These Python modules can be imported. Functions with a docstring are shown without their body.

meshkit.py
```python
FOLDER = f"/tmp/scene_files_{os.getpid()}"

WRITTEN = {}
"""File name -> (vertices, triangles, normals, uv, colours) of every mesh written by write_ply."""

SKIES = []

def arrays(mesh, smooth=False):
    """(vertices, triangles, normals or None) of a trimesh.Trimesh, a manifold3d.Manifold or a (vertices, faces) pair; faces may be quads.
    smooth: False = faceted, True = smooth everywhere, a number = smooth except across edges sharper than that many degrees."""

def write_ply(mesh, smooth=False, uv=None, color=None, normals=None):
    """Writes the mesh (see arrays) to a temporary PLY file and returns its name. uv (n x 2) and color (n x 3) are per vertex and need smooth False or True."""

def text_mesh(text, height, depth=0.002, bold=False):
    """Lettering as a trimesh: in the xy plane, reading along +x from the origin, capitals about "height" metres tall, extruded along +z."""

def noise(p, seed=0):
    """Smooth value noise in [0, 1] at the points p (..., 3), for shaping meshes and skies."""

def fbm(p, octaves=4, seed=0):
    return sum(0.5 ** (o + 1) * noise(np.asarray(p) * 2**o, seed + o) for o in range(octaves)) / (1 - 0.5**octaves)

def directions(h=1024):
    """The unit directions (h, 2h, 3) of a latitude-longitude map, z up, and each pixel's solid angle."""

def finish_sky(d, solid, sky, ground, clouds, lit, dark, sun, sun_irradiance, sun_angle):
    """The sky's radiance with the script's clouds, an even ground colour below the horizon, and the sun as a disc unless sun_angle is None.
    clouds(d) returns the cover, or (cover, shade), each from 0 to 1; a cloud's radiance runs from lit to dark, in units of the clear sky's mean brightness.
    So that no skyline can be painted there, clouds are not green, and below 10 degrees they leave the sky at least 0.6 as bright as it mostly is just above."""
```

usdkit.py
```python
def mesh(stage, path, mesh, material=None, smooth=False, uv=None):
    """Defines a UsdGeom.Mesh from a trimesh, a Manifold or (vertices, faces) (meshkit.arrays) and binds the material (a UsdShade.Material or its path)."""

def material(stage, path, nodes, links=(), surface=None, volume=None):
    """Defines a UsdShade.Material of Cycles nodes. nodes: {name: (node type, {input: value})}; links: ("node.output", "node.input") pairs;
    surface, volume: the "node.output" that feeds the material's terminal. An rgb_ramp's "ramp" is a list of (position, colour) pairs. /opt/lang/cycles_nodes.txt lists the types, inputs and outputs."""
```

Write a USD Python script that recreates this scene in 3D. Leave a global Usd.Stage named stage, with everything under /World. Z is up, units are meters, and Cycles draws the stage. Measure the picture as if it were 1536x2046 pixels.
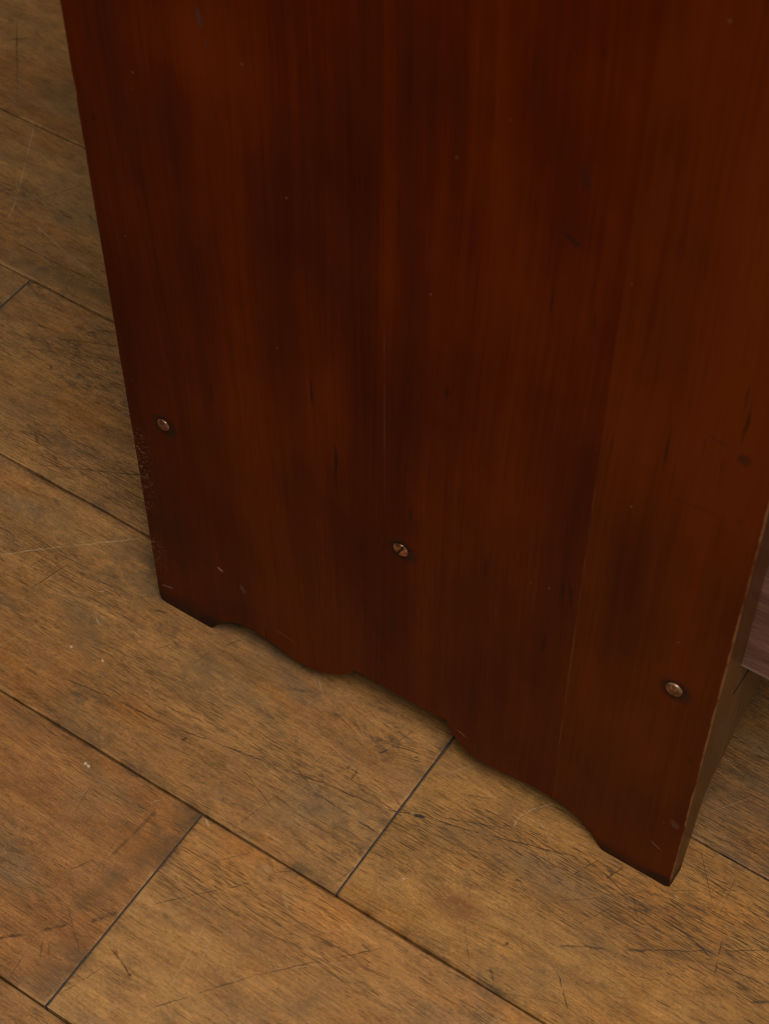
import math, random, numpy as np, trimesh, usdkit, meshkit
from pxr import Usd, UsdGeom, UsdLux, UsdShade, Gf, Sdf
import manifold3d as m3

stage = Usd.Stage.CreateInMemory()
UsdGeom.SetStageUpAxis(stage, UsdGeom.Tokens.z)
UsdGeom.SetStageMetersPerUnit(stage, 1.0)
UsdGeom.Xform.Define(stage, '/World'); UsdGeom.Scope.Define(stage, '/World/Looks')

# ------------------------------------------------------------------ camera
cam = UsdGeom.Camera.Define(stage, '/World/camera')
R = np.array([[0.8327718714, -0.4336964442, 0.3440906922], [0.5536138394, 0.6542346282, -0.5152560219], [-0.0016513415, 0.6195840908, 0.7849285493]])
M = np.eye(4); M[:3, :3] = R.T; M[3, :3] = (0, 0, 1.2)
cam.AddTransformOp().Set(Gf.Matrix4d(M.tolist()))
cam.CreateHorizontalApertureAttr(36.0); cam.CreateVerticalApertureAttr(48.0)
cam.CreateFocalLengthAttr(85.65)
cam.CreateClippingRangeAttr(Gf.Vec2f(0.05, 100))
cam.CreateFStopAttr(16.0); cam.CreateFocusDistanceAttr(1.38)
cam.CreateExposureAttr(0.0)

# ------------------------------------------------------------------ lamps out of view: a key and an added fill
def softbox(name, pos, target, w, h, power, color):
    l = UsdLux.RectLight.Define(stage, '/World/' + name)
    l.CreateWidthAttr(w); l.CreateHeightAttr(h); l.CreateIntensityAttr(power); l.CreateColorAttr(Gf.Vec3f(*color))
    z = np.array(pos, float) - np.array(target, float); z /= np.linalg.norm(z)
    x = np.cross([0, 0, 1], z); x = np.array([1., 0, 0]) if np.linalg.norm(x) < 1e-3 else x / np.linalg.norm(x)
    y = np.cross(z, x)
    T = np.eye(4); T[0, :3], T[1, :3], T[2, :3], T[3, :3] = x, y, z, pos
    l.AddTransformOp().Set(Gf.Matrix4d(T.tolist()))
KEY, FILL = 18.5, 1.0
softbox('softbox', (0.55, -0.45, 3.05), (-0.35, 0.5, 0.1), 1.1, 1.4, KEY, (1.0, 0.94, 0.84))
softbox('overhead_fill', (0.0, 0.2, 3.4), (-0.3, 0.6, 0.0), 2.6, 2.6, FILL, (1.0, 0.97, 0.92))  # fill added overhead only to brighten the scene

# ------------------------------------------------------------------ helpers
used = {}
def path_for(name, parent):
    base = (parent or '/World') + '/' + name
    n = used.get(base, 0); used[base] = n + 1
    return base if n == 0 else f'{base}_{n:03d}'
def obj(name, mesh, mat, parent=None, smooth=False, label=None):
    p = path_for(name, parent)
    prim = usdkit.mesh(stage, p, mesh, mat, smooth=smooth).GetPrim()
    if label: prim.SetCustomDataByKey('label', label)
    return p
def tag(p, **kw):
    for k, v in kw.items(): stage.GetPrimAtPath(p).SetCustomDataByKey(k, v)

class L(str): pass
class G:
    """a small writer of node graphs: every call adds one node and returns a link to its output"""
    def __init__(s): s.nodes, s.links = {}, []
    def n(s, kind, out, **inp):
        name = f'n{len(s.nodes)}'; vals = {}
        for k, v in inp.items():
            if isinstance(v, L): s.links.append((str(v), f'{name}.{k}'))
            else: vals[k] = v
        s.nodes[name] = (kind, vals)
        return L(f'{name}.{out}')
    def math(s, t, a, b=0.0, c=0.0, clamp=False): return s.n('math', 'value', math_type=t, value1=a, value2=b, value3=c, use_clamp=clamp)
    def mul(s, a, b, clamp=False): return s.math('multiply', a, b, clamp=clamp)
    def add(s, a, b, clamp=False): return s.math('add', a, b, clamp=clamp)
    def step(s, x, lo, hi, a=0.0, b=1.0): return s.n('map_range', 'result', range_type='smoothstep', value=x, from_min=float(lo), from_max=float(hi), to_min=float(a), to_max=float(b), clamp=True)
    def map(s, v, scale=(1, 1, 1), loc=(0, 0, 0), rot=(0, 0, 0), t='point'): return s.n('mapping', 'vector', mapping_type=t, vector=v, location=loc, rotation=rot, scale=scale)
    def noise(s, v, scale=(1, 1, 1), loc=(0, 0, 0), rot=None, detail=2.0, rough=0.5, dist=0.0):
        if rot is not None: v = s.map(v, rot=rot)
        return s.n('noise_texture', 'fac', vector=s.map(v, scale=scale, loc=loc), scale=1.0, detail=float(detail), roughness=float(rough), distortion=float(dist), dimensions='3D', type='fBM', use_normalize=True)
    def mix(s, f, a, b, blend='mix'): return s.n('mix_color', 'result', blend_type=blend, fac=f, a=a, b=b)
    def blob(s, v, loc, rot, scale, k=2.5):
        """1 inside an ellipsoid, falling to 0 at its rim"""
        d = s.n('vector_math', 'value', math_type='length', vector1=s.map(v, loc=loc, rot=rot, scale=scale, t='texture'))
        return s.math('multiply_add', d, -k, k, clamp=True)
    def out(s, name, surf): return usdkit.material(stage, '/World/Looks/' + name, s.nodes, s.links, surface=str(surf))


# scratches and dents of the floor, millimetres: kind (d dark, b brown, l pale), x, y, degrees, half length, half width, strength
SCR = [
    ('d', -358.4, 559.0, 20.0, 15.4, 0.68, 0.8), ('d', -322.8, 570.1, 16.0, 27.8, 0.68, 0.8), ('d', -264.1, 588.2, 17.8, 43.5, 0.68, 0.8), ('d', -219.9, 599.3, -2.4, 9.9, 0.68, 0.8), ('d', -200.3, 595.6, -16.6, 13.5, 0.67, 0.8),
    ('d', -176.5, 591.4, -4.2, 14.8, 0.67, 0.8), ('d', -151.3, 589.5, -4.2, 14.5, 0.67, 0.8), ('d', -125.1, 585.2, -14.1, 16.3, 0.67, 0.8), ('d', -91.2, 583.0, 3.5, 23.6, 0.67, 0.8), ('d', -345.8, 563.3, 22.2, 6.1, 1.84, 1.0),
    ('d', -201.9, 534.6, 34.9, 9.6, 1.02, 0.6), ('d', -187.3, 543.4, 27.4, 10.2, 1.02, 0.6), ('d', -158.6, 560.2, 30.5, 12.2, 1.53, 0.7), ('d', -137.3, 574.1, 32.8, 34.0, 0.61, 0.7), ('d', -98.2, 600.1, 34.8, 20.4, 0.62, 0.7),
    ('d', -194.2, 508.7, -43.5, 7.9, 0.56, 0.9), ('d', -184.1, 498.5, -46.7, 8.8, 0.55, 0.9), ('d', -226.6, 586.7, 63.8, 7.8, 0.52, 0.7), ('d', -220.5, 599.6, 65.5, 8.8, 0.52, 0.7), ('d', -203.8, 601.3, 69.5, 9.1, 0.62, 0.8),
    ('d', -201.4, 608.4, 71.4, 2.3, 1.3, 0.7), ('d', -153.0, 619.1, 30.2, 15.6, 0.47, 0.5), ('d', -130.1, 634.3, 36.8, 16.4, 0.47, 0.5), ('d', -202.9, 556.8, 60.6, 9.3, 0.51, 0.5), ('d', -195.3, 571.1, 63.5, 9.5, 0.51, 0.5),
    ('d', -212.5, 571.4, 37.4, 24.1, 0.46, 0.5), ('d', -184.5, 595.4, 44.8, 18.8, 0.47, 0.5), ('d', -125.4, 619.9, 96.9, 11.3, 0.52, 0.5), ('d', -127.8, 639.7, 97.3, 11.7, 0.52, 0.5), ('d', -129.9, 625.4, 95.1, 20.9, 0.47, 0.4),
    ('d', -108.7, 578.2, 107.2, 8.1, 0.77, 0.6), ('d', -112.7, 592.0, 104.8, 8.5, 0.77, 0.6), ('d', -71.2, 572.0, 35.0, 8.2, 1.27, 0.7), ('d', -457.5, 407.4, 46.7, 17.0, 0.52, 0.6), ('d', -438.8, 427.4, 46.9, 14.8, 0.52, 0.6),
    ('d', -422.6, 444.7, 47.1, 12.7, 0.52, 0.6), ('d', -514.2, 421.3, 83.2, 13.0, 1.84, 0.4), ('d', -512.0, 444.4, 86.0, 13.9, 1.85, 0.4), ('d', -511.1, 455.9, 81.7, 3.3, 2.38, 0.6), ('d', -535.2, 323.0, 43.3, 11.8, 1.56, 0.75),
    ('d', -516.5, 342.3, 50.3, 5.4, 1.55, 0.6), ('d', -510.1, 349.5, 46.9, 5.8, 1.55, 0.6), ('d', -491.6, 367.6, 56.0, 6.4, 2.07, 0.6), ('d', -485.9, 376.0, 55.6, 5.4, 2.07, 0.6), ('d', -528.8, 394.1, 59.6, 12.7, 0.52, 0.6),
    ('d', -509.0, 358.6, -39.3, 10.8, 0.78, 0.4), ('d', -493.3, 346.3, -37.1, 12.4, 0.77, 0.4), ('b', -464.7, 353.7, -16.2, 7.4, 0.89, 0.8), ('b', -451.6, 349.3, -20.1, 8.6, 0.89, 0.8), ('b', -465.7, 355.7, -29.1, 5.4, 1.28, 0.6),
    ('b', -446.2, 347.3, -17.1, 2.5, 1.52, 0.8), ('d', -475.2, 316.4, 69.5, 10.2, 0.41, 0.7), ('d', -468.3, 333.8, 67.2, 11.6, 0.41, 0.7), ('d', -410.4, 346.9, 52.2, 16.5, 0.6, 0.6), ('d', -385.7, 378.7, 52.1, 30.3, 0.61, 0.6),
    ('d', -354.2, 415.3, 46.1, 25.8, 0.61, 0.6), ('d', -324.1, 446.5, 45.9, 24.5, 0.61, 0.6), ('d', -619.9, 515.8, 9.2, 25.9, 0.83, 0.7), ('d', -572.2, 520.9, 3.5, 29.8, 0.82, 0.7), ('d', -529.2, 526.5, 13.1, 20.6, 0.81, 0.7),
    ('d', -482.7, 535.5, 9.6, 34.4, 0.8, 0.7), ('d', -436.5, 544.0, 11.8, 20.2, 0.8, 0.7), ('d', -395.2, 551.0, 8.0, 28.4, 0.79, 0.7), ('d', -403.9, 536.4, -2.3, 22.9, 0.63, 0.8), ('d', -373.4, 535.1, -2.8, 12.5, 0.63, 0.8),
    ('d', -510.0, 327.7, -55.8, 9.6, 1.03, 0.35), ('d', -506.0, 331.5, -55.4, 8.5, 1.03, 0.35), ('d', -415.2, 471.4, -37.6, 7.4, 2.33, 0.35), ('d', -407.9, 463.1, -62.5, 5.8, 2.33, 0.35), ('d', -401.8, 471.4, 36.7, 12.6, 0.65, 0.5),
    ('d', -239.2, 512.2, -9.3, 1.6, 2.03, 0.7), ('d', -236.2, 486.1, -46.0, 6.5, 1.01, 0.6), ('b', -405.7, 565.7, 94.4, 6.6, 1.33, 0.6), ('b', -413.2, 569.0, 59.3, 2.9, 1.6, 0.6), ('d', -398.5, 595.2, 66.3, 4.7, 1.07, 0.8),
    ('d', -375.3, 604.1, 27.0, 2.2, 1.07, 0.8), ('d', -531.3, 520.3, 72.8, 3.2, 1.62, 0.7), ('d', -436.9, 464.2, 49.3, 17.3, 0.52, 0.4), ('d', -552.7, 611.8, 58.4, 9.9, 0.84, 0.5), ('d', -565.0, 586.2, 75.1, 11.6, 0.83, 0.35),
    ('d', -595.7, 579.6, 53.9, 14.3, 0.7, 0.4), ('d', -984.4, 865.6, 1.5, 18.6, 0.82, 0.8), ('d', -953.1, 865.6, -1.4, 17.7, 0.81, 0.8), ('d', -922.2, 865.7, 1.5, 18.1, 0.8, 0.8), ('d', -895.9, 865.7, -2.0, 12.4, 0.8, 0.8),
    ('d', -1177.8, 1077.9, -48.9, 84.4, 0.84, 0.5), ('d', -1200.3, 1100.9, 41.2, 18.2, 1.94, 0.4), ('b', -977.1, 920.9, -18.0, 3.6, 2.07, 0.6), ('b', -959.0, 931.6, -23.5, 4.8, 2.06, 0.6), ('d', -822.7, 690.6, -41.3, 8.6, 2.16, 0.5),
    ('d', -864.8, 760.3, -30.7, 3.1, 1.27, 0.8), ('d', -762.1, 645.0, -11.1, 5.8, 2.69, 0.5), ('d', -671.5, 611.6, 25.8, 4.3, 1.73, 0.5), ('d', -619.2, 604.2, 12.0, 7.0, 0.85, 0.8), ('l', -744.3, 595.2, 42.5, 34.4, 0.65, 0.36),
    ('l', -698.4, 636.2, 41.0, 37.0, 0.64, 0.36), ('l', -1079.2, 983.0, -58.1, 30.7, 1.09, 0.21), ('l', -1052.0, 938.8, -58.7, 29.6, 1.06, 0.21), ('l', -1030.9, 901.0, -64.0, 20.7, 1.05, 0.21), ('l', -970.0, 887.3, -14.7, 42.6, 1.36, 0.15),
    ('l', -920.3, 875.4, -10.4, 16.7, 1.34, 0.15), ('l', -284.1, 597.6, 107.0, 3.5, 0.52, 0.36), ('l', -283.7, 604.5, 73.2, 4.9, 0.53, 0.36), ('l', -279.5, 613.6, 58.9, 6.8, 0.53, 0.36), ('l', -272.1, 623.8, 50.0, 7.8, 0.53, 0.36),
    ('l', -265.9, 606.6, -33.0, 5.7, 0.53, 0.24), ('l', -257.8, 600.9, -37.9, 5.8, 0.52, 0.24), ('l', -580.0, 461.8, -1.8, 1.7, 1.35, 1.0), ('l', -576.8, 461.2, -16.8, 2.0, 1.35, 1.0), ('l', -671.3, 594.0, 51.2, 2.9, 0.72, 0.36),
    ('l', -655.9, 569.0, -36.9, 4.8, 0.85, 0.36), ('l', -657.2, 538.5, 4.1, 1.7, 0.84, 0.8), ('l', -628.5, 541.9, -23.3, 2.0, 0.84, 0.8), ('l', -472.4, 617.0, -39.5, 16.8, 0.68, 0.18), ('l', -421.5, 381.5, 98.9, 38.3, 0.76, 0.12),
    ('l', -427.1, 420.8, 94.5, 7.7, 0.77, 0.12), ('l', -411.9, 387.5, 103.8, 23.1, 0.64, 0.15), ('l', -515.6, 466.0, 54.0, 5.6, 0.53, 0.3), ('l', -327.6, 513.7, -7.9, 1.4, 0.77, 0.9), ('l', -414.5, 465.8, 0.8, 6.4, 2.59, 0.15),
    ('l', -154.9, 578.4, -7.6, 2.0, 0.77, 0.3), ('l', -157.0, 610.6, -5.7, 3.2, 1.56, 0.24), ('l', -388.3, 452.4, -39.9, 8.3, 1.54, 0.18), ('l', -473.2, 472.1, -40.6, 5.0, 1.05, 0.36),
]

# ------------------------------------------------------------------ materials: the floor
def oak(name, seed, tan=(0.30, 0.165, 0.068), red=(0.25, 0.115, 0.042), grime=0.5, pores=0.5, marks=(), knots=(), stains_and_patches=(), edges=None, dense=()):
    g = G(); rnd = random.Random(seed)
    P = g.n('geometry', 'position')
    off = tuple(rnd.uniform(-40, 40) for _ in range(3))
    Q = g.map(P, loc=off)
    # gentle waviness of the grain, and the swirl round knots
    wav = g.noise(Q, (4, 9, 1), detail=1.0)
    sep = g.n('separate_xyz', 'y', vector=P)
    shift = g.mul(g.add(wav, -0.5), 0.012)
    for (kx, ky, kr, amp) in knots:
        b = g.blob(P, (kx, ky, 0), (0, 0, 0), (kr * 1.9, kr, 1000), 1.0)
        b2 = g.mul(b, b)
        shift = g.add(shift, g.mul(b2, amp))
    W = g.n('vector_math', 'vector', math_type='add', vector1=Q, vector2=g.n('combine_xyz', 'vector', x=0.0, y=shift, z=0.0))
    broad = g.noise(W, (2.2, 9, 1), detail=3.0, rough=0.55)
    band = g.noise(W, (3.0, 70, 1), detail=3.0, rough=0.6)
    fine = g.noise(W, (60, 640, 1), detail=3.0, rough=0.75)
    col = g.mix(g.step(broad, 0.34, 0.66), tan, red)
    hs = g.n('rgb_ramp', 'color', fac=band, ramp=[(0.25, (0.78, 0.76, 0.73)), (0.45, (0.95, 0.945, 0.94)), (0.6, (1.05, 1.05, 1.04)), (0.8, (1.18, 1.19, 1.18))])
    col = g.mix(1.0, col, hs, 'multiply')
    fs = g.n('rgb_ramp', 'color', fac=fine, ramp=[(0.28, (0.55, 0.51, 0.46)), (0.45, (0.94, 0.93, 0.92)), (0.70, (1.26, 1.27, 1.26))])
    col = g.mix(1.0, col, fs, 'multiply')
    # warm patches where the finish is left, greyer where it has gone
    warm = g.noise(Q, (9, 14, 1), (7, 3, 0), detail=3.0, rough=0.6)
    col = g.mix(g.step(warm, 0.52, 0.72, 0, 0.55), col, g.mix(1.0, col, (1.18, 0.98, 0.72), 'multiply'))
    grey = g.noise(Q, (7, 16, 1), (1, 9, 0), detail=4.0, rough=0.65)
    col = g.mix(g.step(grey, 0.50, 0.75, 0, 0.6), col, (0.20, 0.135, 0.08))
    # pores: short dark dashes along the grain, denser in some bands
    dens = g.noise(W, (3.5, 26, 1), (4, 4, 0), detail=2.0)
    for (sx, sy, hl, hw, am) in dense:
        dens = g.math('multiply_add', g.blob(P, (sx, sy, 0), (0, 0, 0), (hl, hw, 1000), 1.5), am, dens)
    p1 = g.noise(W, (110, 1150, 1), detail=1.0)
    p2 = g.noise(W, (60, 950, 1), (3, 8, 0), detail=1.0)
    p2b = g.noise(W, (32, 760, 1), (5, 2, 0), detail=1.0)
    lim = g.step(dens, 0.35, 0.68, 0.10, -0.05)
    m1 = g.step(g.math('subtract', p1, lim), 0.67, 0.72, 0, 0.95 * (0.38 + pores * 0.6))
    m2 = g.step(g.math('subtract', p2, lim), 0.62, 0.69, 0, 0.95 * (0.38 + pores * 0.6))
    m3_ = g.step(g.math('subtract', p2b, lim), 0.63, 0.70, 0, 0.9 * max(0.0, pores - 0.3))
    pore = g.math('maximum', g.math('maximum', m1, m2), m3_)
    mic = g.noise(Q, (420, 700, 1), (2, 2, 0), detail=2.0, rough=0.8)
    col = g.mix(1.0, col, g.n('rgb_ramp', 'color', fac=mic, ramp=[(0.3, (0.78, 0.77, 0.75)), (0.5, (1.0, 1.0, 1.0)), (0.7, (1.24, 1.24, 1.25))]), 'multiply')
    mot = g.noise(Q, (34, 62, 1), (3, 5, 0), detail=4.0, rough=0.68)
    col = g.mix(1.0, col, g.n('rgb_ramp', 'color', fac=mot, ramp=[(0.28, (0.70, 0.71, 0.76)), (0.44, (0.93, 0.93, 0.95)), (0.58, (1.06, 1.05, 1.02)), (0.75, (1.22, 1.19, 1.08))]), 'multiply')
    col = g.mix(pore, col, (0.075, 0.042, 0.018))
    # grime: smudges and clusters of grey black specks rubbed into the wood
    gm = g.noise(Q, (9, 22, 1), (2, 6, 0), detail=4.0, rough=0.7)
    gs = g.noise(Q, (110, 190, 1), (6, 1, 0), detail=3.0, rough=0.7)
    gr = g.mul(g.step(gm, 0.52, 0.72), g.step(gs, 0.42, 0.66))
    gr = g.mul(gr, 1.25 * grime, clamp=True)
    haze = g.step(g.noise(Q, (13, 20, 1), (8, 8, 0), detail=4.0, rough=0.65), 0.48, 0.74, 0, 0.75 * grime)
    col = g.mix(haze, col, (0.105, 0.075, 0.047))
    col = g.mix(gr, col, (0.050, 0.040, 0.030))
    # random scratches at several angles
    dark = None; light = None
    for i in range(4):
        a = rnd.uniform(0.2, 2.9)
        s1 = g.noise(Q, (7.0, 430, 1), (i * 3.1, 2, 0), rot=(0, 0, a), detail=0.0)
        cut = g.noise(Q, (16, 16, 1), (i * 5.0, 7, 0), detail=1.0)
        mk = g.mul(g.step(s1, 0.79, 0.83), g.step(cut, 0.5, 0.6))
        if i % 2: light = mk if light is None else g.math('maximum', light, mk)
        else: dark = mk if dark is None else g.math('maximum', dark, mk)
    dots = g.n('voronoi_texture', 'distance', vector=g.map(Q, (55, 70, 1)), scale=1.0, feature='f1', dimensions='2D', randomness=1.0)
    pick = g.noise(Q, (30, 30, 1), (5, 5, 0), detail=0.0)
    dark = g.math('maximum', dark, g.mul(g.step(dots, 0.045, 0.025), g.step(pick, 0.62, 0.66)))
    col = g.mix(g.mul(dark, 0.6), col, (0.040, 0.028, 0.018))
    col = g.mix(g.mul(light, 0.16), col, (0.42, 0.30, 0.19))
    # stains and dark patches with a place of their own
    for (sx, sy, ang, hl, hw, k, c, st) in stains_and_patches:
        nz = g.noise(Q, (60, 90, 1), (sx * 10, 0, 0), detail=3.0, rough=0.65)
        b = g.mul(g.blob(P, (sx, sy, 0), (0, 0, math.radians(ang)), (hl, hw, 1000), k), g.step(nz, 0.30, 0.62))
        col = g.mix(g.mul(b, st), col, c)
    if edges is not None:                                   # dirt and rubbed corners along the joints
        ys_ = g.n('separate_xyz', 'y', vector=P); xs_ = g.n('separate_xyz', 'x', vector=P)
        dy = g.math('minimum', g.add(ys_, -edges[0]), g.math('subtract', edges[1], ys_))
        dx = g.math('minimum', g.add(xs_, -edges[2]), g.math('subtract', edges[3], xs_))
        de = g.math('minimum', dy, dx)
        en = g.noise(P, (26, 26, 1), (4, 9, 2), detail=4.0, rough=0.7)
        dirt_or_shade = g.mul(g.step(de, 0.011, 0.0006), g.step(en, 0.46, 0.70))
        col = g.mix(g.mul(dirt_or_shade, 0.75), col, (0.060, 0.045, 0.031))
        rub = g.mul(g.step(de, 0.0042, 0.0012), g.step(en, 0.50, 0.34))
        col = g.mix(g.mul(rub, 0.5), col, (0.40, 0.25, 0.12))
    # scratches with a place of their own
    acc = {}
    if marks:
        jit = g.n('noise_texture', 'color', vector=g.map(P, (160, 160, 1)), scale=1.0, detail=2.0, dimensions='3D', type='fBM', use_normalize=True)
        jv = g.n('vector_math', 'vector', math_type='multiply_add', vector1=jit, vector2=(0.0030, 0.0030, 0.0), vector3=(-0.0015, -0.0015, 0.0))
        PJ = g.n('vector_math', 'vector', math_type='add', vector1=P, vector2=jv)
        for (k, mx, my, ang, hl, hw, st) in marks:
            b = g.mul(g.blob(PJ, (mx / 1000, my / 1000, 0), (0, 0, math.radians(ang)), (hl / 1000, hw / 1000, 1000), 2.2), st)
            acc[k] = b if k not in acc else g.math('maximum', acc[k], b)
        br = g.step(g.noise(P, (260, 260, 1), (3, 1, 0), detail=2.0, rough=0.7), 0.30, 0.52, 0.35, 1.0)
        for k, c in (('d', (0.030, 0.024, 0.018)), ('b', (0.050, 0.022, 0.008)), ('l', (0.50, 0.42, 0.33))):
            if k in acc: col = g.mix(g.mul(acc[k], br), col, c)
    col = g.mix(1.0, col, (1.06, 0.965, 0.80), 'multiply')
    relief = g.add(g.mul(pore, -1.0), g.mul(fine, 0.6))
    bmp = g.n('bump', 'normal', height=relief, strength=0.35, distance=0.0006)
    rough = g.step(warm, 0.35, 0.7, 0.60, 0.46)
    s = g.n('principled_bsdf', 'BSDF', base_color=col, roughness=rough, normal=bmp, specular_ior_level=0.18)
    return g.out(name, s)

# ------------------------------------------------------------------ materials: the cabinet
# darker and redder bands of figure; broad tones darker left, lighter right and top: x, z, half width, half length, amount
FIGURE_TONES = [(-0.66, 0.35, 0.17, 0.60, -0.16), (-0.17, 0.50, 0.14, 0.30, 0.09), (-0.366, 0.590, 0.075, 0.200, 0.16), (-0.407, 0.476, 0.016, 0.120, 0.16), (-0.377, 0.512, 0.026, 0.150, 0.08), (-0.270, 0.597, 0.023, 0.188, 0.14), (-0.211, 0.476, 0.078, 0.150, 0.13), (-0.546, 0.359, 0.065, 0.150, -0.10), (-0.319, 0.654, 0.016, 0.090, -0.14), (-0.279, 0.304, 0.018, 0.225, -0.14), (-0.446, 0.351, 0.016, 0.075, 0.14), (-0.351, 0.251, 0.033, 0.112, 0.08), (-0.612, 0.136, 0.039, 0.090, -0.14), (-0.436, 0.174, 0.026, 0.075, -0.08), (-0.536, 0.583, 0.033, 0.038, 0.12), (-0.228, 0.163, 0.039, 0.075, 0.10), (-0.253, 0.647, 0.016, 0.038, -0.12), (-0.200, 0.555, 0.016, 0.075, 0.08), (-0.323, 0.336, 0.018, 0.105, 0.08), (-0.492, 0.464, 0.026, 0.112, -0.08), (-0.336, 0.560, 0.016, 0.150, 0.07)]
def mahogany(name, seed, dark=(0.036, 0.0037, 0.0003), mid=(0.074, 0.0078, 0.0003), hot=(0.122, 0.0160, 0.0004), lift=0.0, rough=0.30, worn=None, seam=None, foot=None, spots=(), left_wear=False, figure_tones=()):
    g = G(); rnd = random.Random(seed)
    P = g.n('geometry', 'position')
    Q = g.map(P, loc=tuple(rnd.uniform(-30, 30) for _ in range(3)))
    lean = g.noise(Q, (3, 3, 1.6), detail=1.0)
    W = g.n('vector_math', 'vector', math_type='add', vector1=Q, vector2=g.n('combine_xyz', 'vector', x=g.mul(g.add(lean, -0.5), 0.07), y=0.0, z=0.0))
    wide = g.noise(W, (9, 9, 0.9), detail=2.0, rough=0.55)
    streak = g.noise(W, (46, 46, 1.3), (3, 0, 1), detail=3.0, rough=0.6)
    hair = g.noise(W, (420, 420, 7), (1, 0, 4), detail=2.0, rough=0.6)
    mott = g.noise(Q, (12, 12, 7), (5, 0, 2), detail=3.0, rough=0.6)
    v = g.add(g.add(g.mul(wide, 0.30), g.mul(streak, 0.36)), g.add(g.mul(mott, 0.52), g.mul(hair, 0.22)))
    v = g.add(v, lift - 0.69)
    for (bx, bz, bw, bl, am) in figure_tones:
        q = g.blob(P, (bx, 0.6128, bz), (0, 0, 0), (bw, 1000, bl), 1.0)
        v = g.math('multiply_add', q, am * 0.75, v)
    t = g.step(v, -0.30, 0.30)
    col = g.n('rgb_ramp', 'color', fac=t, ramp=[(0.0, dark), (0.5, mid), (1.0, hot)])
    line = g.step(g.noise(W, (760, 760, 22), (6, 0, 1), detail=1.0), 0.60, 0.70)
    col = g.mix(g.mul(line, 0.16), col, (0.016, 0.0035, 0.001))
    # short black flecks along the grain, and small bruises
    fl = g.noise(Q, (150, 150, 13), (2, 0, 7), detail=2.0, rough=0.5)
    fm = g.noise(Q, (14, 14, 6), (8, 0, 3), detail=1.0)
    fleck = g.mul(g.step(fl, 0.655, 0.72), g.step(fm, 0.45, 0.6))
    br = g.step(g.noise(Q, (60, 60, 34), (4, 0, 9), detail=2.0), 0.70, 0.80)
    col = g.mix(g.mul(g.math('maximum', fleck, br), 0.75), col, (0.013, 0.0045, 0.002))
    # tiny pale nicks and dust
    vo = g.n('voronoi_texture', 'distance', vector=g.map(P, (95, 95, 80)), scale=1.0, feature='f1', dimensions='3D', randomness=1.0)
    vp = g.noise(Q, (70, 70, 60), (9, 0, 5), detail=0.0)
    nick = g.mul(g.step(vo, 0.075, 0.045), g.step(vp, 0.63, 0.67))
    col = g.mix(g.mul(nick, 0.42), col, (0.30, 0.17, 0.10))
    xs = g.n('separate_xyz', 'x', vector=P); zs = g.n('separate_xyz', 'z', vector=P)
    rgh = g.step(mott, 0.3, 0.7, rough - 0.05, rough + 0.08)
    if seam is not None:                         # pale line where the glue joint has opened a little
        jn = g.noise(P, (30, 1, 26), (2, 2, 2), detail=3.0, rough=0.7)
        near = g.step(g.math('absolute', g.add(xs, -seam[0])), 0.0009, 0.0004)
        up = g.mul(g.step(zs, seam[2] + 0.05, seam[2]), g.step(zs, seam[1] - 0.02, seam[1] + 0.02))
        col = g.mix(g.mul(g.mul(near, up), g.step(jn, 0.40, 0.60, 0.05, seam[3])), col, (0.20, 0.10, 0.045))
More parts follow.
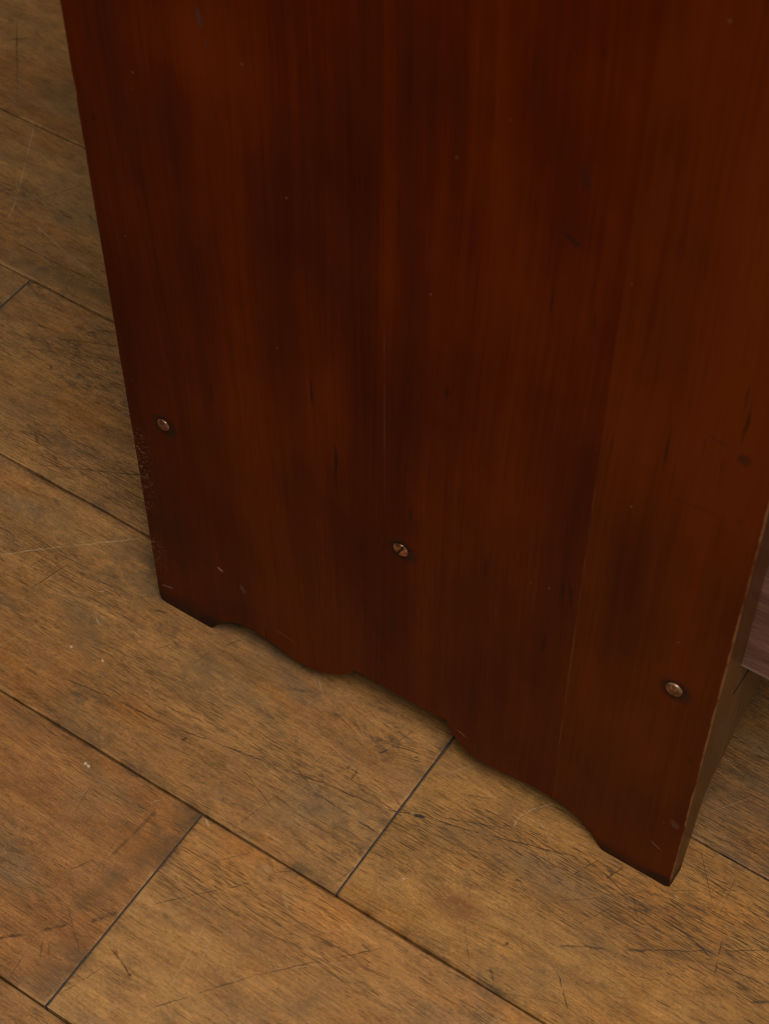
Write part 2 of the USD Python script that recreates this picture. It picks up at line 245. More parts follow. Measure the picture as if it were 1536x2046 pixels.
    if foot is not None:                         # dark dirt rubbed into the foot, with a ragged upper edge
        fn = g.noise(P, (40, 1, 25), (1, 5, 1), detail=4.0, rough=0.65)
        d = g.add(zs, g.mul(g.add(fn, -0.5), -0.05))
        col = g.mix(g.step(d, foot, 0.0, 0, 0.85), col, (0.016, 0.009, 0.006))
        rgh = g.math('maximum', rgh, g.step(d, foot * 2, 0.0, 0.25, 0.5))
    if left_wear:                                # rubbed specks along the rear arris
        wn = g.noise(P, (400, 1, 520), (1, 5, 1), detail=2.0, rough=0.6)
        ww = g.noise(P, (10, 1, 22), (3, 5, 3), detail=2.0, rough=0.6)
        e = g.mul(g.step(xs, -0.607, -0.627), g.mul(g.step(zs, 0.26, 0.19), g.step(zs, -0.01, 0.02)))
        col = g.mix(g.mul(g.mul(e, g.step(wn, 0.54, 0.64)), g.step(ww, 0.38, 0.54, 0, 0.9)), col, (0.20, 0.10, 0.055))
    if worn is not None:                         # bare wood along the front arris
        en = g.noise(P, (1, 1, 34), (2, 1, 6), detail=6.0, rough=0.8)
        wd = g.step(en, 0.3, 0.7, 0.0001, 0.0012)
        e = g.step(g.math('subtract', g.add(xs, -worn), g.mul(wd, -1.0)), -0.0006, 0.0004)
        ys = g.n('separate_xyz', 'y', vector=P)
        e = g.mul(e, g.step(ys, 0.6150, 0.6138))
        col = g.mix(g.mul(e, g.step(en, 0.36, 0.58, 0.25, 0.85)), col, (0.23, 0.100, 0.040))
        face = g.mul(g.step(xs, worn - 0.0012, worn - 0.0004), g.step(ys, 0.6138, 0.6150))
        col = g.mix(face, col, g.mix(g.step(hair, 0.35, 0.65), (0.075, 0.027, 0.007), (0.105, 0.040, 0.010)))
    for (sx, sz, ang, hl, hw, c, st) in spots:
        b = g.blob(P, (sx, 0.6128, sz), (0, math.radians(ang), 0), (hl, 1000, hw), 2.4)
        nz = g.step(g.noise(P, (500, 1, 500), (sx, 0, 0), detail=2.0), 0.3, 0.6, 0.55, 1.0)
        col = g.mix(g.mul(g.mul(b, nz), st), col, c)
    bmp = g.n('bump', 'normal', height=g.add(g.mul(hair, 0.5), g.mul(mott, 1.5)), strength=0.25, distance=0.0004)
    s = g.n('principled_bsdf', 'BSDF', base_color=col, roughness=rgh, normal=bmp, specular_ior_level=0.13)
    return g.out(name, s)

def raw_wood(name, axis, dark, pale, rough, seed, edge_z=None, dirt_or_shade=None):
    g = G(); P = g.n('geometry', 'position'); Q = g.map(P, loc=(seed * 3.1, seed * 1.7, seed * 0.9))
    lo, hi, vh = 4.0, 60.0, 520.0
    sc = lambda a, b: tuple(b if k != axis else a for k in range(3))
    a = g.noise(Q, sc(lo, hi), detail=3.0, rough=0.6); b = g.noise(Q, sc(34, vh), (2, 2, 2), detail=2.0, rough=0.7)
    col = g.mix(g.step(a, 0.3, 0.7), dark, pale)
    col = g.mix(g.step(b, 0.55, 0.72, 0, 0.5), col, tuple(min(1, 2.0 * c + 0.03) for c in pale))
    col = g.mix(g.step(b, 0.46, 0.30, 0, 0.6), col, tuple(0.4 * c for c in dark))
    if edge_z is not None:
        zs = g.n('separate_xyz', 'z', vector=P)
        col = g.mix(g.mul(g.step(zs, edge_z + 0.003, edge_z), g.step(a, 0.35, 0.6, 0.3, 1.0)), col, (0.36, 0.27, 0.21))
    if dirt_or_shade is not None:                         # shade of the gap between rail and shelf, painted black
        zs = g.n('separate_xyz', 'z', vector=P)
        col = g.mix(g.mul(g.step(zs, dirt_or_shade[0] - 0.0012, dirt_or_shade[0] - 0.0004), g.step(zs, dirt_or_shade[1] + 0.0008, dirt_or_shade[1] + 0.0002)), col, (0.004, 0.003, 0.002))
    bmp = g.n('bump', 'normal', height=b, strength=0.6, distance=0.0008)
    s = g.n('principled_bsdf', 'BSDF', base_color=col, roughness=rough, normal=bmp, specular_ior_level=0.3)
    return g.out(name, s)

def plain(name, base, other, rough, metallic=0.0, scale=300):
    g = G(); P = g.n('geometry', 'position')
    a = g.noise(P, (scale,) * 3, detail=4.0, rough=0.65)
    col = g.mix(g.step(a, 0.36, 0.64), base, other)
    s = g.n('principled_bsdf', 'BSDF', base_color=col, roughness=rough, metallic=metallic)
    return g.out(name, s)

# ------------------------------------------------------------------ the floor: one mesh for every board
rng = np.random.default_rng(5)
def plank_mesh(x0, x1, y0, y1, z, th=0.018, bev=0.0009, seed=0):
    """a board with chamfered, slightly ragged long and short edges, its top in one sheet"""
    r = np.random.default_rng(seed); n = max(6, int((x1 - x0) / 0.012))
    xs = np.linspace(x0, x1, n)
    def wob(k): return meshkit.fbm(np.stack([xs * 30, np.full(n, k * 7.3 + seed), np.zeros(n)], 1), 3) - 0.5
    e0 = y0 + 0.0004 + 0.0011 * (wob(1) + 0.5); e1 = y1 - 0.0004 - 0.0011 * (wob(2) + 0.5)
    b0 = bev * (0.6 + 2.2 * np.clip(wob(3) + 0.3, 0, 1)); b1 = bev * (0.6 + 2.2 * np.clip(wob(4) + 0.3, 0, 1))
    tilt = r.normal(0, 0.0004)
    rows = [(e0, z - th), (e0, z - b0), (e0 + b0 * 1.4, np.full(n, z) - tilt), ((e0 + e1) / 2, np.full(n, z)), (e1 - b1 * 1.4, np.full(n, z) + tilt), (e1, z - b1), (e1, z - th)]
    V = []
    for (yy, zz) in rows:
        V.append(np.stack([xs, np.broadcast_to(yy, n), np.broadcast_to(zz, n)], 1))
    V = np.array(V)                                        # rows x n x 3
    for end in (0, -1):                                     # end chamfer
        V[2:5, end, 2] -= bev * 0.8
    V[2:5, 1, 0] = x0 + 0.0012; V[2:5, -2, 0] = x1 - 0.0012
    V[(0, 1, 5, 6), 1, 0] = x0 + 0.0012; V[(0, 1, 5, 6), -2, 0] = x1 - 0.0012
    k = len(rows); v = V.reshape(-1, 3); f = []
    for i in range(k - 1):
        for j in range(n - 1):
            a = i * n + j
            f += [(a, a + 1, a + n + 1), (a, a + n + 1, a + n)]
    for j in (0, n - 1):                                    # ends
        idx = [i * n + j for i in range(k)]
        for i in range(1, k - 1):
            t = (idx[0], idx[i], idx[i + 1]); f.append(t if j else t[::-1])
    f = [t[::1] for t in f]
    m = trimesh.Trimesh(v, np.array(f), process=False)
    return m

LANES = [0.2965, 0.4767, 0.6594, 0.8360, 1.0076]
EDGES = [0.2965 - 0.1795 * k for k in range(8, 0, -1)] + LANES + [1.0076 + 0.1770 * k for k in range(1, 10)]
CUTS = {0.2965: [-1.72, -0.4803, 0.84], 0.4767: [-1.55, -0.3612, 1.02], 0.6594: [-2.1, -0.9531, 0.42], 0.8360: [-1.48, -0.22, 1.15]}
FX0, FX1 = -2.7, 1.7
marks_of = lambda x0, x1, y0, y1: [m for m in SCR if x0 - m[4] / 1000 < m[1] / 1000 < x1 + m[4] / 1000 and y0 - 0.01 < m[2] / 1000 < y1 + 0.01]
floor = UsdGeom.Xform.Define(stage, '/World/floor').GetPath().pathString
tag(floor, kind='structure')
bed = plain('bed_dark', (0.020, 0.014, 0.010), (0.035, 0.026, 0.020), 0.9)
obj('floor_bed', trimesh.creation.box((FX1 - FX0, EDGES[-1] - EDGES[0], 0.02), trimesh.transformations.translation_matrix(((FX0 + FX1) / 2, (EDGES[0] + EDGES[-1]) / 2, -0.026))), bed, floor)
SPARE = [oak(f'oak_{w}', 40 + i, *c) for i, (w, c) in enumerate((('tan', ((0.29, 0.16, 0.066), (0.25, 0.12, 0.045))), ('brown', ((0.25, 0.135, 0.055), (0.21, 0.10, 0.04))), ('grey', ((0.25, 0.145, 0.066), (0.20, 0.11, 0.046)))))]
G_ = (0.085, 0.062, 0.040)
NEAR = {  # the boards the photograph shows, with the marks each one carries
    (0.2965, -1.72): dict(seed=1, tan=(0.265, 0.130, 0.052), red=(0.215, 0.092, 0.034), grime=0.6, pores=0.35, stains_and_patches=[(-0.47, 0.455, 20, 0.07, 0.035, 1.4, (0.10, 0.058, 0.030), 0.7), (-0.465, 0.32, 0, 0.05, 0.04, 1.2, (0.085, 0.045, 0.022), 0.75), (-0.50, 0.40, 75, 0.06, 0.012, 1.3, (0.10, 0.06, 0.033), 0.5)]),
    (0.2965, -0.4803): dict(seed=2, tan=(0.345, 0.198, 0.084), red=(0.305, 0.158, 0.060), grime=0.30, pores=0.5, stains_and_patches=[(-0.335, 0.395, 60, 0.04, 0.018, 1.4, (0.16, 0.10, 0.055), 0.6)]),
    (0.4767, -1.55): dict(seed=3, tan=(0.295, 0.165, 0.069), red=(0.25, 0.125, 0.047), grime=0.6, pores=0.5, knots=[(-0.405, 0.596, 0.032, 0.014)], stains_and_patches=[(-0.60, 0.640, -2, 0.10, 0.032, 1.6, (0.060, 0.046, 0.034), 0.95), (-0.66, 0.62, -5, 0.08, 0.03, 1.3, G_, 0.5), (-0.55, 0.575, 10, 0.06, 0.03, 1.3, G_, 0.4), (-0.40, 0.592, 15, 0.02, 0.008, 1.5, (0.12, 0.06, 0.03), 0.6)]),  # first entry: broad dark grey patch beside the cabinet's rear edge
    (0.4767, -0.3612): dict(seed=14, tan=(0.315, 0.176, 0.066), red=(0.275, 0.138, 0.046), grime=0.45, pores=0.95, dense=[(-0.10, 0.585, 0.16, 0.075, 0.17)], knots=[(-0.285, 0.515, 0.03, 0.010)], stains_and_patches=[(-0.285, 0.518, 15, 0.03, 0.014, 1.3, (0.15, 0.060, 0.024), 0.75)]),
    (0.6594, -0.9531): dict(seed=5, tan=(0.265, 0.150, 0.066), red=(0.215, 0.112, 0.046), grime=0.65, pores=0.8, dense=[(-0.05, 0.70, 0.25, 0.1, 0.2)], stains_and_patches=[(-0.72, 0.745, -25, 0.05, 0.022, 1.4, (0.07, 0.052, 0.036), 0.7), (-0.80, 0.70, 10, 0.05, 0.02, 1.4, (0.075, 0.055, 0.038), 0.5)]),
    (0.6594, -2.1): dict(seed=6, tan=(0.25, 0.145, 0.066), red=(0.20, 0.11, 0.046), grime=0.7, pores=0.5),
    (0.8360, -1.48): dict(seed=17, tan=(0.270, 0.152, 0.063), red=(0.225, 0.115, 0.045), grime=0.55, pores=0.3, stains_and_patches=[(-0.93, 0.855, 5, 0.10, 0.016, 1.3, (0.09, 0.064, 0.042), 0.6)]),
    (1.0076, None): dict(seed=8, tan=(0.28, 0.155, 0.062), red=(0.235, 0.118, 0.045), grime=0.6, pores=0.25, stains_and_patches=[(-1.05, 1.08, 10, 0.10, 0.035, 1.3, (0.08, 0.058, 0.038), 0.55)]),
    (0.117, None): dict(seed=9, tan=(0.27, 0.14, 0.058), red=(0.22, 0.10, 0.04), grime=0.5, pores=0.5),
}
filler = plain('joint_filler', (0.022, 0.014, 0.008), (0.056, 0.038, 0.026), 0.8, scale=900)
far_k = 0
for i, (y0, y1) in enumerate(zip(EDGES[:-1], EDGES[1:])):
    key = min(CUTS, key=lambda k: abs(k - y0)); cuts = CUTS[key] if abs(key - y0) < 1e-6 else [FX0 + (0.37 + 0.61 * i) % 1.25, 0.0 + (0.37 + 0.61 * i) % 1.25 - 1.25 + 0.25, (0.37 + 0.61 * i) % 1.25 + 0.3]
    if abs(y0 - 1.0076) < 1e-6: cuts = [-0.55, 0.9]
    if abs(y0 - 0.117) < 1e-3: cuts = [-1.35, 0.1, 1.3]
    cuts = [c for c in cuts if FX0 + 0.1 < c < FX1 - 0.1]
    xs = [FX0] + cuts + [FX1]
    for j, (x0, x1) in enumerate(zip(xs[:-1], xs[1:])):
        spec = None
        for (ky, kx), d in NEAR.items():
            if abs(ky - y0) < 1e-3 and (abs(x0 - kx) < 1e-3 if kx is not None else x0 < -0.6 < x1): spec = d
        if spec is None and abs(y0 - 0.117) < 1e-3 and x0 < -0.5 < x1: spec = NEAR[(0.117, None)]
        if spec is not None:
            mt = oak(f'oak_board_{i}_{j}', edges=(y0, y1, x0, x1), marks=marks_of(x0, x1, y0, y1), **spec)
        else:
            mt = SPARE[far_k % 3]; far_k += 1
        gap = 0.0008
        dz = {(-0.4803): 0.0003}.get(round(x0, 4), float(rng.normal(0, 0.00025)))
        obj('plank', plank_mesh(x0 + gap, x1 - gap, y0, y1, dz, seed=i * 10 + j), mt, floor, smooth=25)
        if j:
            n = 40; yy = np.linspace(y0 + 0.001, y1 - 0.001, n); zt = -0.0009 + 0.0009 * (meshkit.fbm(np.stack([yy * 400, yy * 0 + i, yy * 0], 1), 3) - 0.5)
            V = np.concatenate([np.stack([np.full(n, x0 + s * 0.0010), yy, zt + (0.0003 if s == 0 else 0)], 1) for s in (-1, 0, 1)] + [np.stack([np.full(n, x0 + s * 0.0010), yy, np.full(n, -0.012)], 1) for s in (1, -1)])
            f = []
            for a in range(5):
                b = (a + 1) % 5
                for q in range(n - 1): f += [(a * n + q, b * n + q, b * n + q + 1), (a * n + q, b * n + q + 1, a * n + q + 1)]
            for q, rev in ((0, 1), (n - 1, 0)):
                for a in range(1, 4):
                    t = (q, a * n + q, (a + 1) * n + q); f.append(t if rev else t[::-1])
            obj('joint_filler', trimesh.Trimesh(V, np.array(f), process=False), filler, floor, label='thin dark strip of filler between two plank ends')

# ------------------------------------------------------------------ the cabinet
PY, TH, XF, XB, TOP = 0.6130, 0.0300, -0.1644, -0.6270, 0.98
cab = UsdGeom.Xform.Define(stage, '/World/cabinet')
cab.AddTranslateOp().Set(Gf.Vec3d(0, 0, 0)); cab = cab.GetPath().pathString
tag(cab, label='dark red varnished mahogany cabinet side with scalloped foot on plank floor', category='cabinet')

def loft(poly, rings, ins):
    """the outline POLY (x, z), counter clockwise, swept through RINGS of (y, inset); INS weighs the inset of each edge"""
    p = np.array(poly, float); n = len(p)
    d = np.roll(p, -1, 0) - p; d /= np.linalg.norm(d, axis=1, keepdims=True)
    nrm = np.stack([-d[:, 1], d[:, 0]], 1)                # inward for counter clockwise
    V = []
    for (y, t) in rings:
        q = np.zeros_like(p)
        for i in range(n):
            n0, n1 = nrm[i - 1], nrm[i]; o0, o1 = t * ins[i - 1], t * ins[i]
            A = np.stack([n0, n1])
            if abs(np.linalg.det(A)) < 0.15: q[i] = p[i] + (n0 + n1) / 2 * (o0 + o1) / 2
            else: q[i] = p[i] + np.linalg.solve(A, [o0, o1])
        V.append(np.stack([q[:, 0], np.full(n, y), q[:, 1]], 1))
    from shapely.geometry import Polygon
    _, tri = trimesh.creation.triangulate_polygon(Polygon(p), engine='earcut')
    v2, _ = trimesh.creation.triangulate_polygon(Polygon(p), engine='earcut')
    from scipy.spatial import cKDTree
    idx = cKDTree(p).query(v2)[1]; tri = idx[tri]
    f = []
    for k in range(len(V) - 1):
        for i in range(n):
            a, b = k * n + i, k * n + (i + 1) % n
            f += [(a, b, b + n), (a, b + n, a + n)]
    m = len(V) - 1
    def ccw(t): a, b, c = p[t]; return (b[0] - a[0]) * (c[1] - a[1]) - (b[1] - a[1]) * (c[0] - a[0]) > 0
    for t in tri:
        t = t if ccw(t) else t[::-1]
        f += [tuple(t), tuple((t + m * n)[::-1])]
    mesh = trimesh.Trimesh(np.vstack(V), np.array(f), process=False)
    if mesh.volume < 0: mesh.invert()
    return mesh

SC = [(-626.9, 7.0), (-625.4, 2.0), (-620.4, 0.4), (-606.5, 0.3), (-586.4, 0.3), (-577.6, 0.3), (-574.2, 1.2), (-570.8, 6.7), (-566.8, 12.7), (-559.7, 20.3), (-553.4, 25.3), (-544.4, 29.6), (-534.6, 31.5), (-524.9, 31.0), (-513.3, 28.4), (-501.6, 25.2), (-489.9, 23.3), (-478.1, 23.6), (-468.6, 26.5), (-459.2, 31.4), (-449.8, 38.3), (-442.8, 44.9), (-438.1, 51.5), (-435.7, 55.9),
      (-413.3, 55.4), (-409.6, 55.4), (-386.7, 55.6), (-364.9, 56.6), (-357.1, 57.6), (-354.9, 54.8), (-352.0, 46.6), (-347.9, 40.6), (-343.4, 35.6), (-335.3, 30.4), (-325.7, 27.8), (-313.5, 27.8), (-301.2, 29.9), (-289.1, 32.6), (-277.3, 33.8), (-265.2, 33.5), (-252.8, 31.0), (-241.9, 26.2), (-232.4, 17.7), (-225.6, 8.1), (-221.6, 1.4), (-219.0, 0.3), (-168.0, 0.3), (-164.6, 2.4)]
SC = [(x / 1000, z / 1000) for x, z in SC]
def smooth_curve(pts):
    """rounds the sawn curve a little without moving the corners"""
    out = []
    for i, (a, b) in enumerate(zip(pts[:-1], pts[1:])):
        out.append(a)
        if 6 <= i < 23 or 28 <= i < 44:
            p0, p3 = np.array(pts[i - 1]), np.array(pts[min(i + 2, len(pts) - 1)]); a_, b_ = np.array(a), np.array(b)
            out.append(tuple((-p0 + 9 * a_ + 9 * b_ - p3) / 16))
    return out + [pts[-1]]
SC = smooth_curve(SC)
J1, J2 = -0.4096, -0.2652
i1, i2 = [k for k, p in enumerate(SC) if abs(p[0] - J1) < 1e-6][0], [k for k, p in enumerate(SC) if abs(p[0] - J2) < 1e-6][0]
g_ = 0.00002
def board(pts, xl, xr, wl, wr):
    pts = [list(p) for p in pts]
    if wl: pts[0][0] = xl + g_
    if wr: pts[-1][0] = xr - g_
    lo = [tuple(p) for p in smooth_curve([tuple(p) for p in pts])] if False else [tuple(p) for p in pts]
    # sides get intermediate points so that a worn arris can wander
    left, right = lo[0], lo[-1]
    zs = np.linspace(right[1], TOP, 60)[1:-1]
    rs = [(xr - (g_ if wr else 0) + (0 if wr else 0.0006 * (meshkit.noise(np.array([0, 3.3, z * 60.0]), 3) - 0.5)), z) for z in zs]
    zs = np.linspace(TOP, left[1], 200)[1:-1]
    ls = [(xl + (g_ if wl else 0) + (0 if wl else 0.0006 * (meshkit.fbm(np.array([0, 1.3, z * 45.0]), 3, 4) - 0.5) + 0.0009 * math.exp(-((z - 0.513) / 0.006) ** 2)), z) for z in zs]
    poly = lo + rs + [(xr - (g_ if wr else 0), TOP), (xl + (g_ if wl else 0), TOP)] + ls
    nl, nr = len(lo), len(rs)
    ins = [1.0] * (nl - 1) + [0.04 if wr else 1.0] * (nr + 1) + [1.0] + [0.04 if wl else 1.0] * (len(ls) + 1)
    m = loft(poly, [(PY, 0.0011), (PY + 0.0004, 0.0004), (PY + 0.0013, 0.0), (PY + TH - 0.001, 0.0), (PY + TH, 0.001)], ins)
    v = np.array(m.vertices); back = v[:, 1] > PY + 0.02              # the side gets a little thinner towards its foot
    v[back, 1] -= 0.012 * (1 - np.clip(v[back, 2] / 0.11, 0, 1) ** 1.3)
    return trimesh.Trimesh(v, m.faces, process=False)
DK = (0.014, 0.008, 0.006); PALE = (0.34, 0.22, 0.15)
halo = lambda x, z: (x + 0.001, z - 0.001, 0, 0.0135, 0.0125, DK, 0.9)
mat_l = mahogany('varnish_left', 11, figure_tones=[f for f in FIGURE_TONES if f[0] < -0.38], lift=0.0, foot=0.034, left_wear=True, spots=[halo(-0.5945, 0.2353), (-0.5582, 0.0920, 20, 0.0035, 0.0020, PALE, 0.8), (-0.5379, 0.0818, 70, 0.006, 0.003, (0.16, 0.10, 0.07), 0.35), (-0.616, 0.026, -20, 0.008, 0.002, (0.2, 0.1, 0.06), 0.6), (-0.500, 0.05, 8, 0.011, 0.0006, (0.25, 0.13, 0.07), 0.6), (-0.572, 0.008, 0, 0.016, 0.012, DK, 0.9), (-0.5259, 0.6051, 80, 0.008, 0.0022, (0.05, 0.035, 0.03), 0.7), (-0.5230, 0.5905, 80, 0.004, 0.0012, (0.05, 0.035, 0.03), 0.5)])
mat_m = mahogany('varnish_middle', 11, figure_tones=[f for f in FIGURE_TONES if -0.45 < f[0] < -0.23], lift=0.01, seam=(J1, 0.26, 0.41, 0.40), foot=0.02, spots=[halo(-0.3963, 0.2353), (-0.3890, 0.2780, 88, 0.008, 0.0014, DK, 0.9), (-0.2923, 0.6080, 80, 0.010, 0.004, DK, 0.45), (-0.2954, 0.5655, 20, 0.008, 0.003, DK, 0.6), (-0.342, 0.052, 25, 0.006, 0.0007, PALE, 0.5)])
mat_r = mahogany('varnish_right', 11, figure_tones=[f for f in FIGURE_TONES if f[0] > -0.30], lift=0.06, mid=(0.076, 0.0092, 0.0004), hot=(0.122, 0.0180, 0.0005), seam=(J2, 0.10, 0.37, 0.38), foot=0.024, worn=XF, spots=[halo(-0.1933, 0.2399), (-0.1814, 0.0479, 30, 0.006, 0.0007, (0.3, 0.2, 0.15), 0.6), (-0.1720, 0.0874, 60, 0.006, 0.004, (0.2, 0.1, 0.06), 0.35), (-0.170, 0.006, 0, 0.02, 0.009, DK, 0.9), (-0.2004, 0.4730, 8, 0.008, 0.0011, DK, 0.4), (-0.1833, 0.4678, 0, 0.005, 0.005, DK, 0.6), (-0.2065, 0.4140, -6, 0.020, 0.0012, DK, 0.35), (-0.2329, 0.3291, 20, 0.012, 0.0010, DK, 0.25)])
obj('side_board', board(SC[:i1 + 1], XB, J1, False, True), mat_l, cab, smooth=35, label='darkest red brown board with rubbed rear edge and scalloped foot')
obj('side_board', board(SC[i1:i2 + 1], J1, J2, True, True), mat_m, cab, smooth=35, label='middle board of the cabinet side with streaky red grain')
obj('side_board', board(SC[i2:], J2, XF, True, False), mat_r, cab, smooth=35, label='orange brown board with a worn pale front edge')

# screws: raised oval heads sunk through the side into the shelf behind
copper = None
def copper_mat(name, base, other, seed, slot=None):
    g = G(); P = g.n('geometry', 'position'); Q = g.map(P, loc=(seed, seed * 2, 0))
    a = g.noise(Q, (260,) * 3, detail=3.0, rough=0.6)
    col = g.mix(g.step(a, 0.44, 0.68), base, other)
    if slot is not None:                         # shade inside the slot, painted dark
        sx, sz, deg, w, reach = slot; c_, s_ = math.cos(math.radians(deg)), math.sin(math.radians(deg))
        q = g.n('separate_xyz', 'x', vector=P); qz = g.n('separate_xyz', 'z', vector=P)
        X, Z = g.add(q, -sx), g.add(qz, -sz)
        across = g.math('absolute', g.add(g.mul(X, -s_), g.mul(Z, c_))); along = g.math('absolute', g.add(g.mul(X, c_), g.mul(Z, s_)))
        dk = g.mul(g.step(across, w / 2 + 0.0001, w / 2 - 0.0002), g.step(along, reach, reach - 0.0008))
        col = g.mix(g.mul(dk, 0.94), col, (0.012, 0.008, 0.006))
    b = g.noise(Q, (900,) * 3, detail=2.0)
    s = g.n('principled_bsdf', 'BSDF', base_color=col, metallic=g.step(a, 0.35, 0.6, 0.5, 0.85), roughness=g.step(b, 0.3, 0.7, 0.30, 0.46), normal=g.n('bump', 'normal', height=b, strength=0.15, distance=0.0003))
    return g.out(name, s)
def screw(x, z, slot_deg, r, h, slot_w, mat, label, deep=0.0006):
    prof = [(0, -0.006)] + [(r, -0.006), (r, 0.0002)] + [(r * math.cos(t), 0.0002 + h * math.sin(t)) for t in np.linspace(0.12, math.pi / 2 - 0.02, 9)] + [(0, h + 0.0002)]
    body = m3.Manifold.revolve(m3.CrossSection([np.array(prof)]), 40)
    cut = m3.Manifold.cube((4 * r, slot_w, 0.01), True).translate((0, 0, h + 0.0052 - deep)).rotate((0, 0, slot_deg))
    ring = m3.Manifold.revolve(m3.CrossSection([np.array([(r * 1.0, -0.002), (r * 1.16, -0.002), (r * 1.16, 0.0002), (r * 1.09, 0.0006), (r * 1.0, 0.0003)])]), 40)
    s = body - cut
    m = s.to_mesh(); t = trimesh.Trimesh(m.vert_properties[:, :3], m.tri_verts, process=False)
    q = ring.to_mesh(); w = trimesh.Trimesh(q.vert_properties[:, :3], q.tri_verts, process=False)
    T = np.array([[1, 0, 0, x], [0, 0, -1, PY], [0, 1, 0, z], [0, 0, 0, 1.0]])     # local z points out of the side
    t.apply_transform(T); w.apply_transform(T)
    p = obj('screw', t, mat, cab, smooth=35, label=label)
    obj('screw_cup', w, cup, p, smooth=35)
cup = copper_mat('cup_metal', (0.030, 0.017, 0.011), (0.08, 0.045, 0.030), 5)
screw(-0.5945, 0.2353, 3, 0.0054, 0.0026, 0.0009, copper_mat('screw_copper_left', (0.27, 0.110, 0.055), (0.10, 0.048, 0.028), 1, (-0.5945, 0.2353, 3, 0.0009, 0.0040)), 'small copper coloured screw nearest the rear edge')
screw(-0.3963, 0.2353, 66, 0.0058, 0.0022, 0.0017, copper_mat('screw_copper_middle', (0.42, 0.195, 0.095), (0.24, 0.080, 0.040), 2, (-0.3963, 0.2353, 66, 0.0017, 0.0070)), 'reddish screw with an open slot at the middle of the row', 0.0015)
screw(-0.1933, 0.2399, 2, 0.0060, 0.0027, 0.0007, copper_mat('screw_brass_right', (0.36, 0.195, 0.095), (0.13, 0.070, 0.042), 3, (-0.1933, 0.2399, 2, 0.0007, 0.0030)), 'brownish brass screw nearest the front edge')

# carcass behind the side: shelf, shaped front rail, far side, back, top
inner = mahogany('varnish_inner', 44, dark=(0.05, 0.016, 0.005), mid=(0.09, 0.03, 0.009), hot=(0.13, 0.05, 0.016), rough=0.42)
edge = raw_wood('edge_brown', 2, (0.085, 0.036, 0.011), (0.13, 0.060, 0.020), 0.42, 3, dirt_or_shade=(0.2172, 0.2202))  # the black band paints in the shade of the gap
YI, WIDE = PY + TH, 0.86
def box(x0, x1, y0, y1, z0, z1, r=0.0006):
    c = m3.Manifold.cube((x1 - x0 - 2 * r, y1 - y0 - 2 * r, z1 - z0 - 2 * r)).translate((x0 + r, y0 + r, z0 + r))
    return m3.Manifold.batch_hull([c.translate(tuple(np.array(d) * r)) for d in ((1, 0, 0), (-1, 0, 0), (0, 1, 0), (0, -1, 0), (0, 0, 1), (0, 0, -1))])
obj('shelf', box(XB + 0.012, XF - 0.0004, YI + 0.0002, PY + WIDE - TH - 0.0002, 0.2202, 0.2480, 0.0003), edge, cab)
def rail_profile(y):                                                         # lower edge of the shaped rail, y from the side
    d = min(y - YI, PY + WIDE - TH - y)
    pts = [(0.0, 0.098), (0.004, 0.103), (0.018, 0.1180), (0.034, 0.1331), (0.053, 0.1478), (0.062, 0.1536), (0.085, 0.160), (0.11, 0.163), (0.14, 0.158), (0.17, 0.150), (0.20, 0.1485), (0.5, 0.1485)]
    return float(np.interp(d, *zip(*pts)))
ys = np.concatenate([np.linspace(YI + 0.0002, YI + 0.21, 50), np.linspace(PY + WIDE - TH - 0.21, PY + WIDE - TH - 0.0002, 50)])
poly = [(y, rail_profile(y)) for y in ys] + [(ys[-1], 0.2172), (ys[0], 0.2172)]
from shapely.geometry import Polygon
rail = trimesh.creation.extrude_polygon(Polygon(poly), 0.02, engine='earcut')
rail.apply_transform(np.array([[0, 0, 1, XF - 0.0204], [1, 0, 0, 0], [0, 1, 0, 0], [0, 0, 0, 1.0]]))
if rail.volume < 0: rail.invert()
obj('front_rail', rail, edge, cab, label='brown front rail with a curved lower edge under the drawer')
far = [(x, z) for x, z in SC]
farpoly = far + [(XF, TOP), (XB, TOP)]
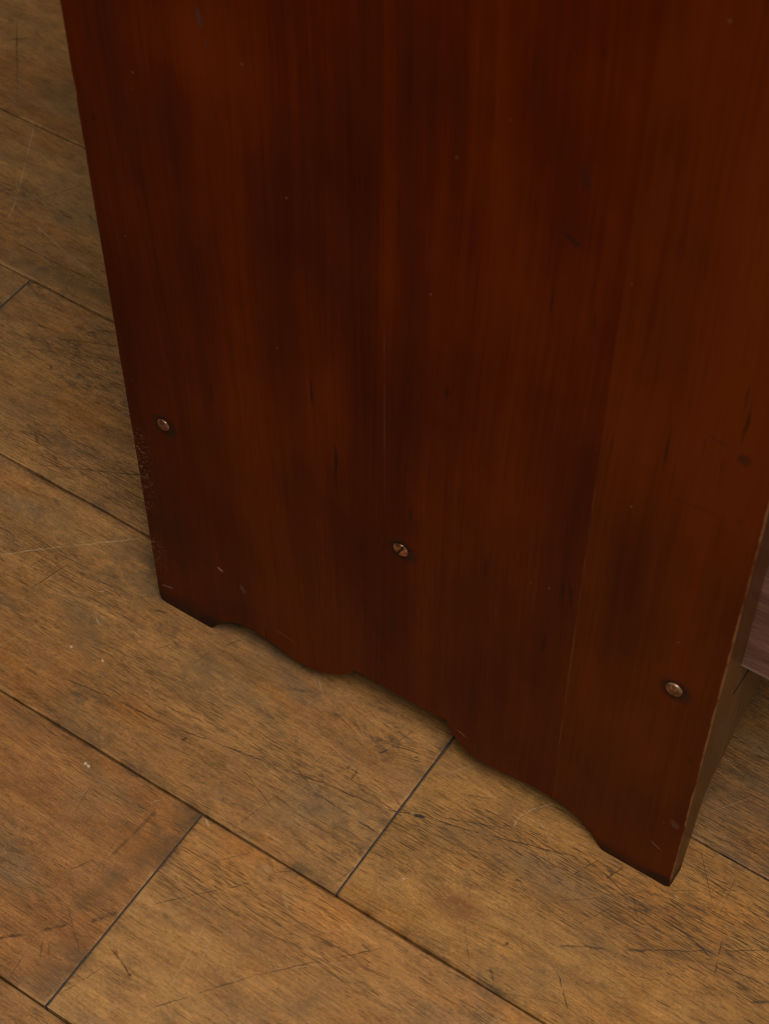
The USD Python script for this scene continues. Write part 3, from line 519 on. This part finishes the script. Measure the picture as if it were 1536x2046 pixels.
fs = loft(farpoly, [(PY + WIDE - TH, 0.0), (PY + WIDE, 0.0)], [1.0] * len(farpoly))
obj('side_panel', fs, inner, cab)
obj('back_board', box(XB + 0.001, XB + 0.0115, YI + 0.0002, PY + WIDE - TH - 0.0002, 0.205, TOP - 0.001), inner, cab)
obj('top_board', box(XB - 0.012, XF + 0.018, PY - 0.016, PY + WIDE + 0.016, TOP + 0.0005, TOP + 0.026, 0.004), inner, cab)

# the drawer, standing a little open: its rough side is what shows past the front edge
rough_w = raw_wood('drawer_wood', 0, (0.12, 0.050, 0.034), (0.20, 0.098, 0.068), 0.55, 7, edge_z=0.2503)
n = 120; xs = np.linspace(XB + 0.10, XF + 0.050, n); wz = 0.2503 + 0.0006 * (meshkit.fbm(np.stack([xs * 260, xs * 0, xs * 0], 1), 3, 9) - 0.5)
V = np.concatenate([np.stack([xs, np.full(n, y), z], 1) for y, z in ((YI + 0.0012, wz + 0.0006), (YI + 0.0016, wz), (YI + 0.012, wz), (YI + 0.012, np.full(n, 0.43)), (YI + 0.0012, np.full(n, 0.43)))])
f = []
for a in range(5):
    b = (a + 1) % 5
    for q in range(n - 1): f += [(a * n + q, b * n + q, b * n + q + 1), (a * n + q, b * n + q + 1, a * n + q + 1)]
for q, rev in ((0, 1), (n - 1, 0)):
    for a in range(1, 4):
        t = (q, a * n + q, (a + 1) * n + q); f.append(t if rev else t[::-1])
ds = trimesh.Trimesh(V, np.array(f), process=False)
if ds.volume < 0: ds.invert()
dp = obj('drawer_side', ds, rough_w, cab, label='rough dark unpolished board sticking out past the front edge')
obj('drawer_front', box(XF + 0.0502, XF + 0.068, YI + 0.0012, PY + WIDE - TH - 0.0012, 0.2506, 0.436, 0.002), inner, dp)
obj('drawer_bottom', box(XB + 0.10, XF + 0.0498, YI + 0.0124, PY + WIDE - TH - 0.014, 0.268, 0.276), rough_w, dp)
obj('drawer_wall', box(XB + 0.10, XF + 0.0498, PY + WIDE - TH - 0.0132, PY + WIDE - TH - 0.0012, 0.2503, 0.43), rough_w, dp)
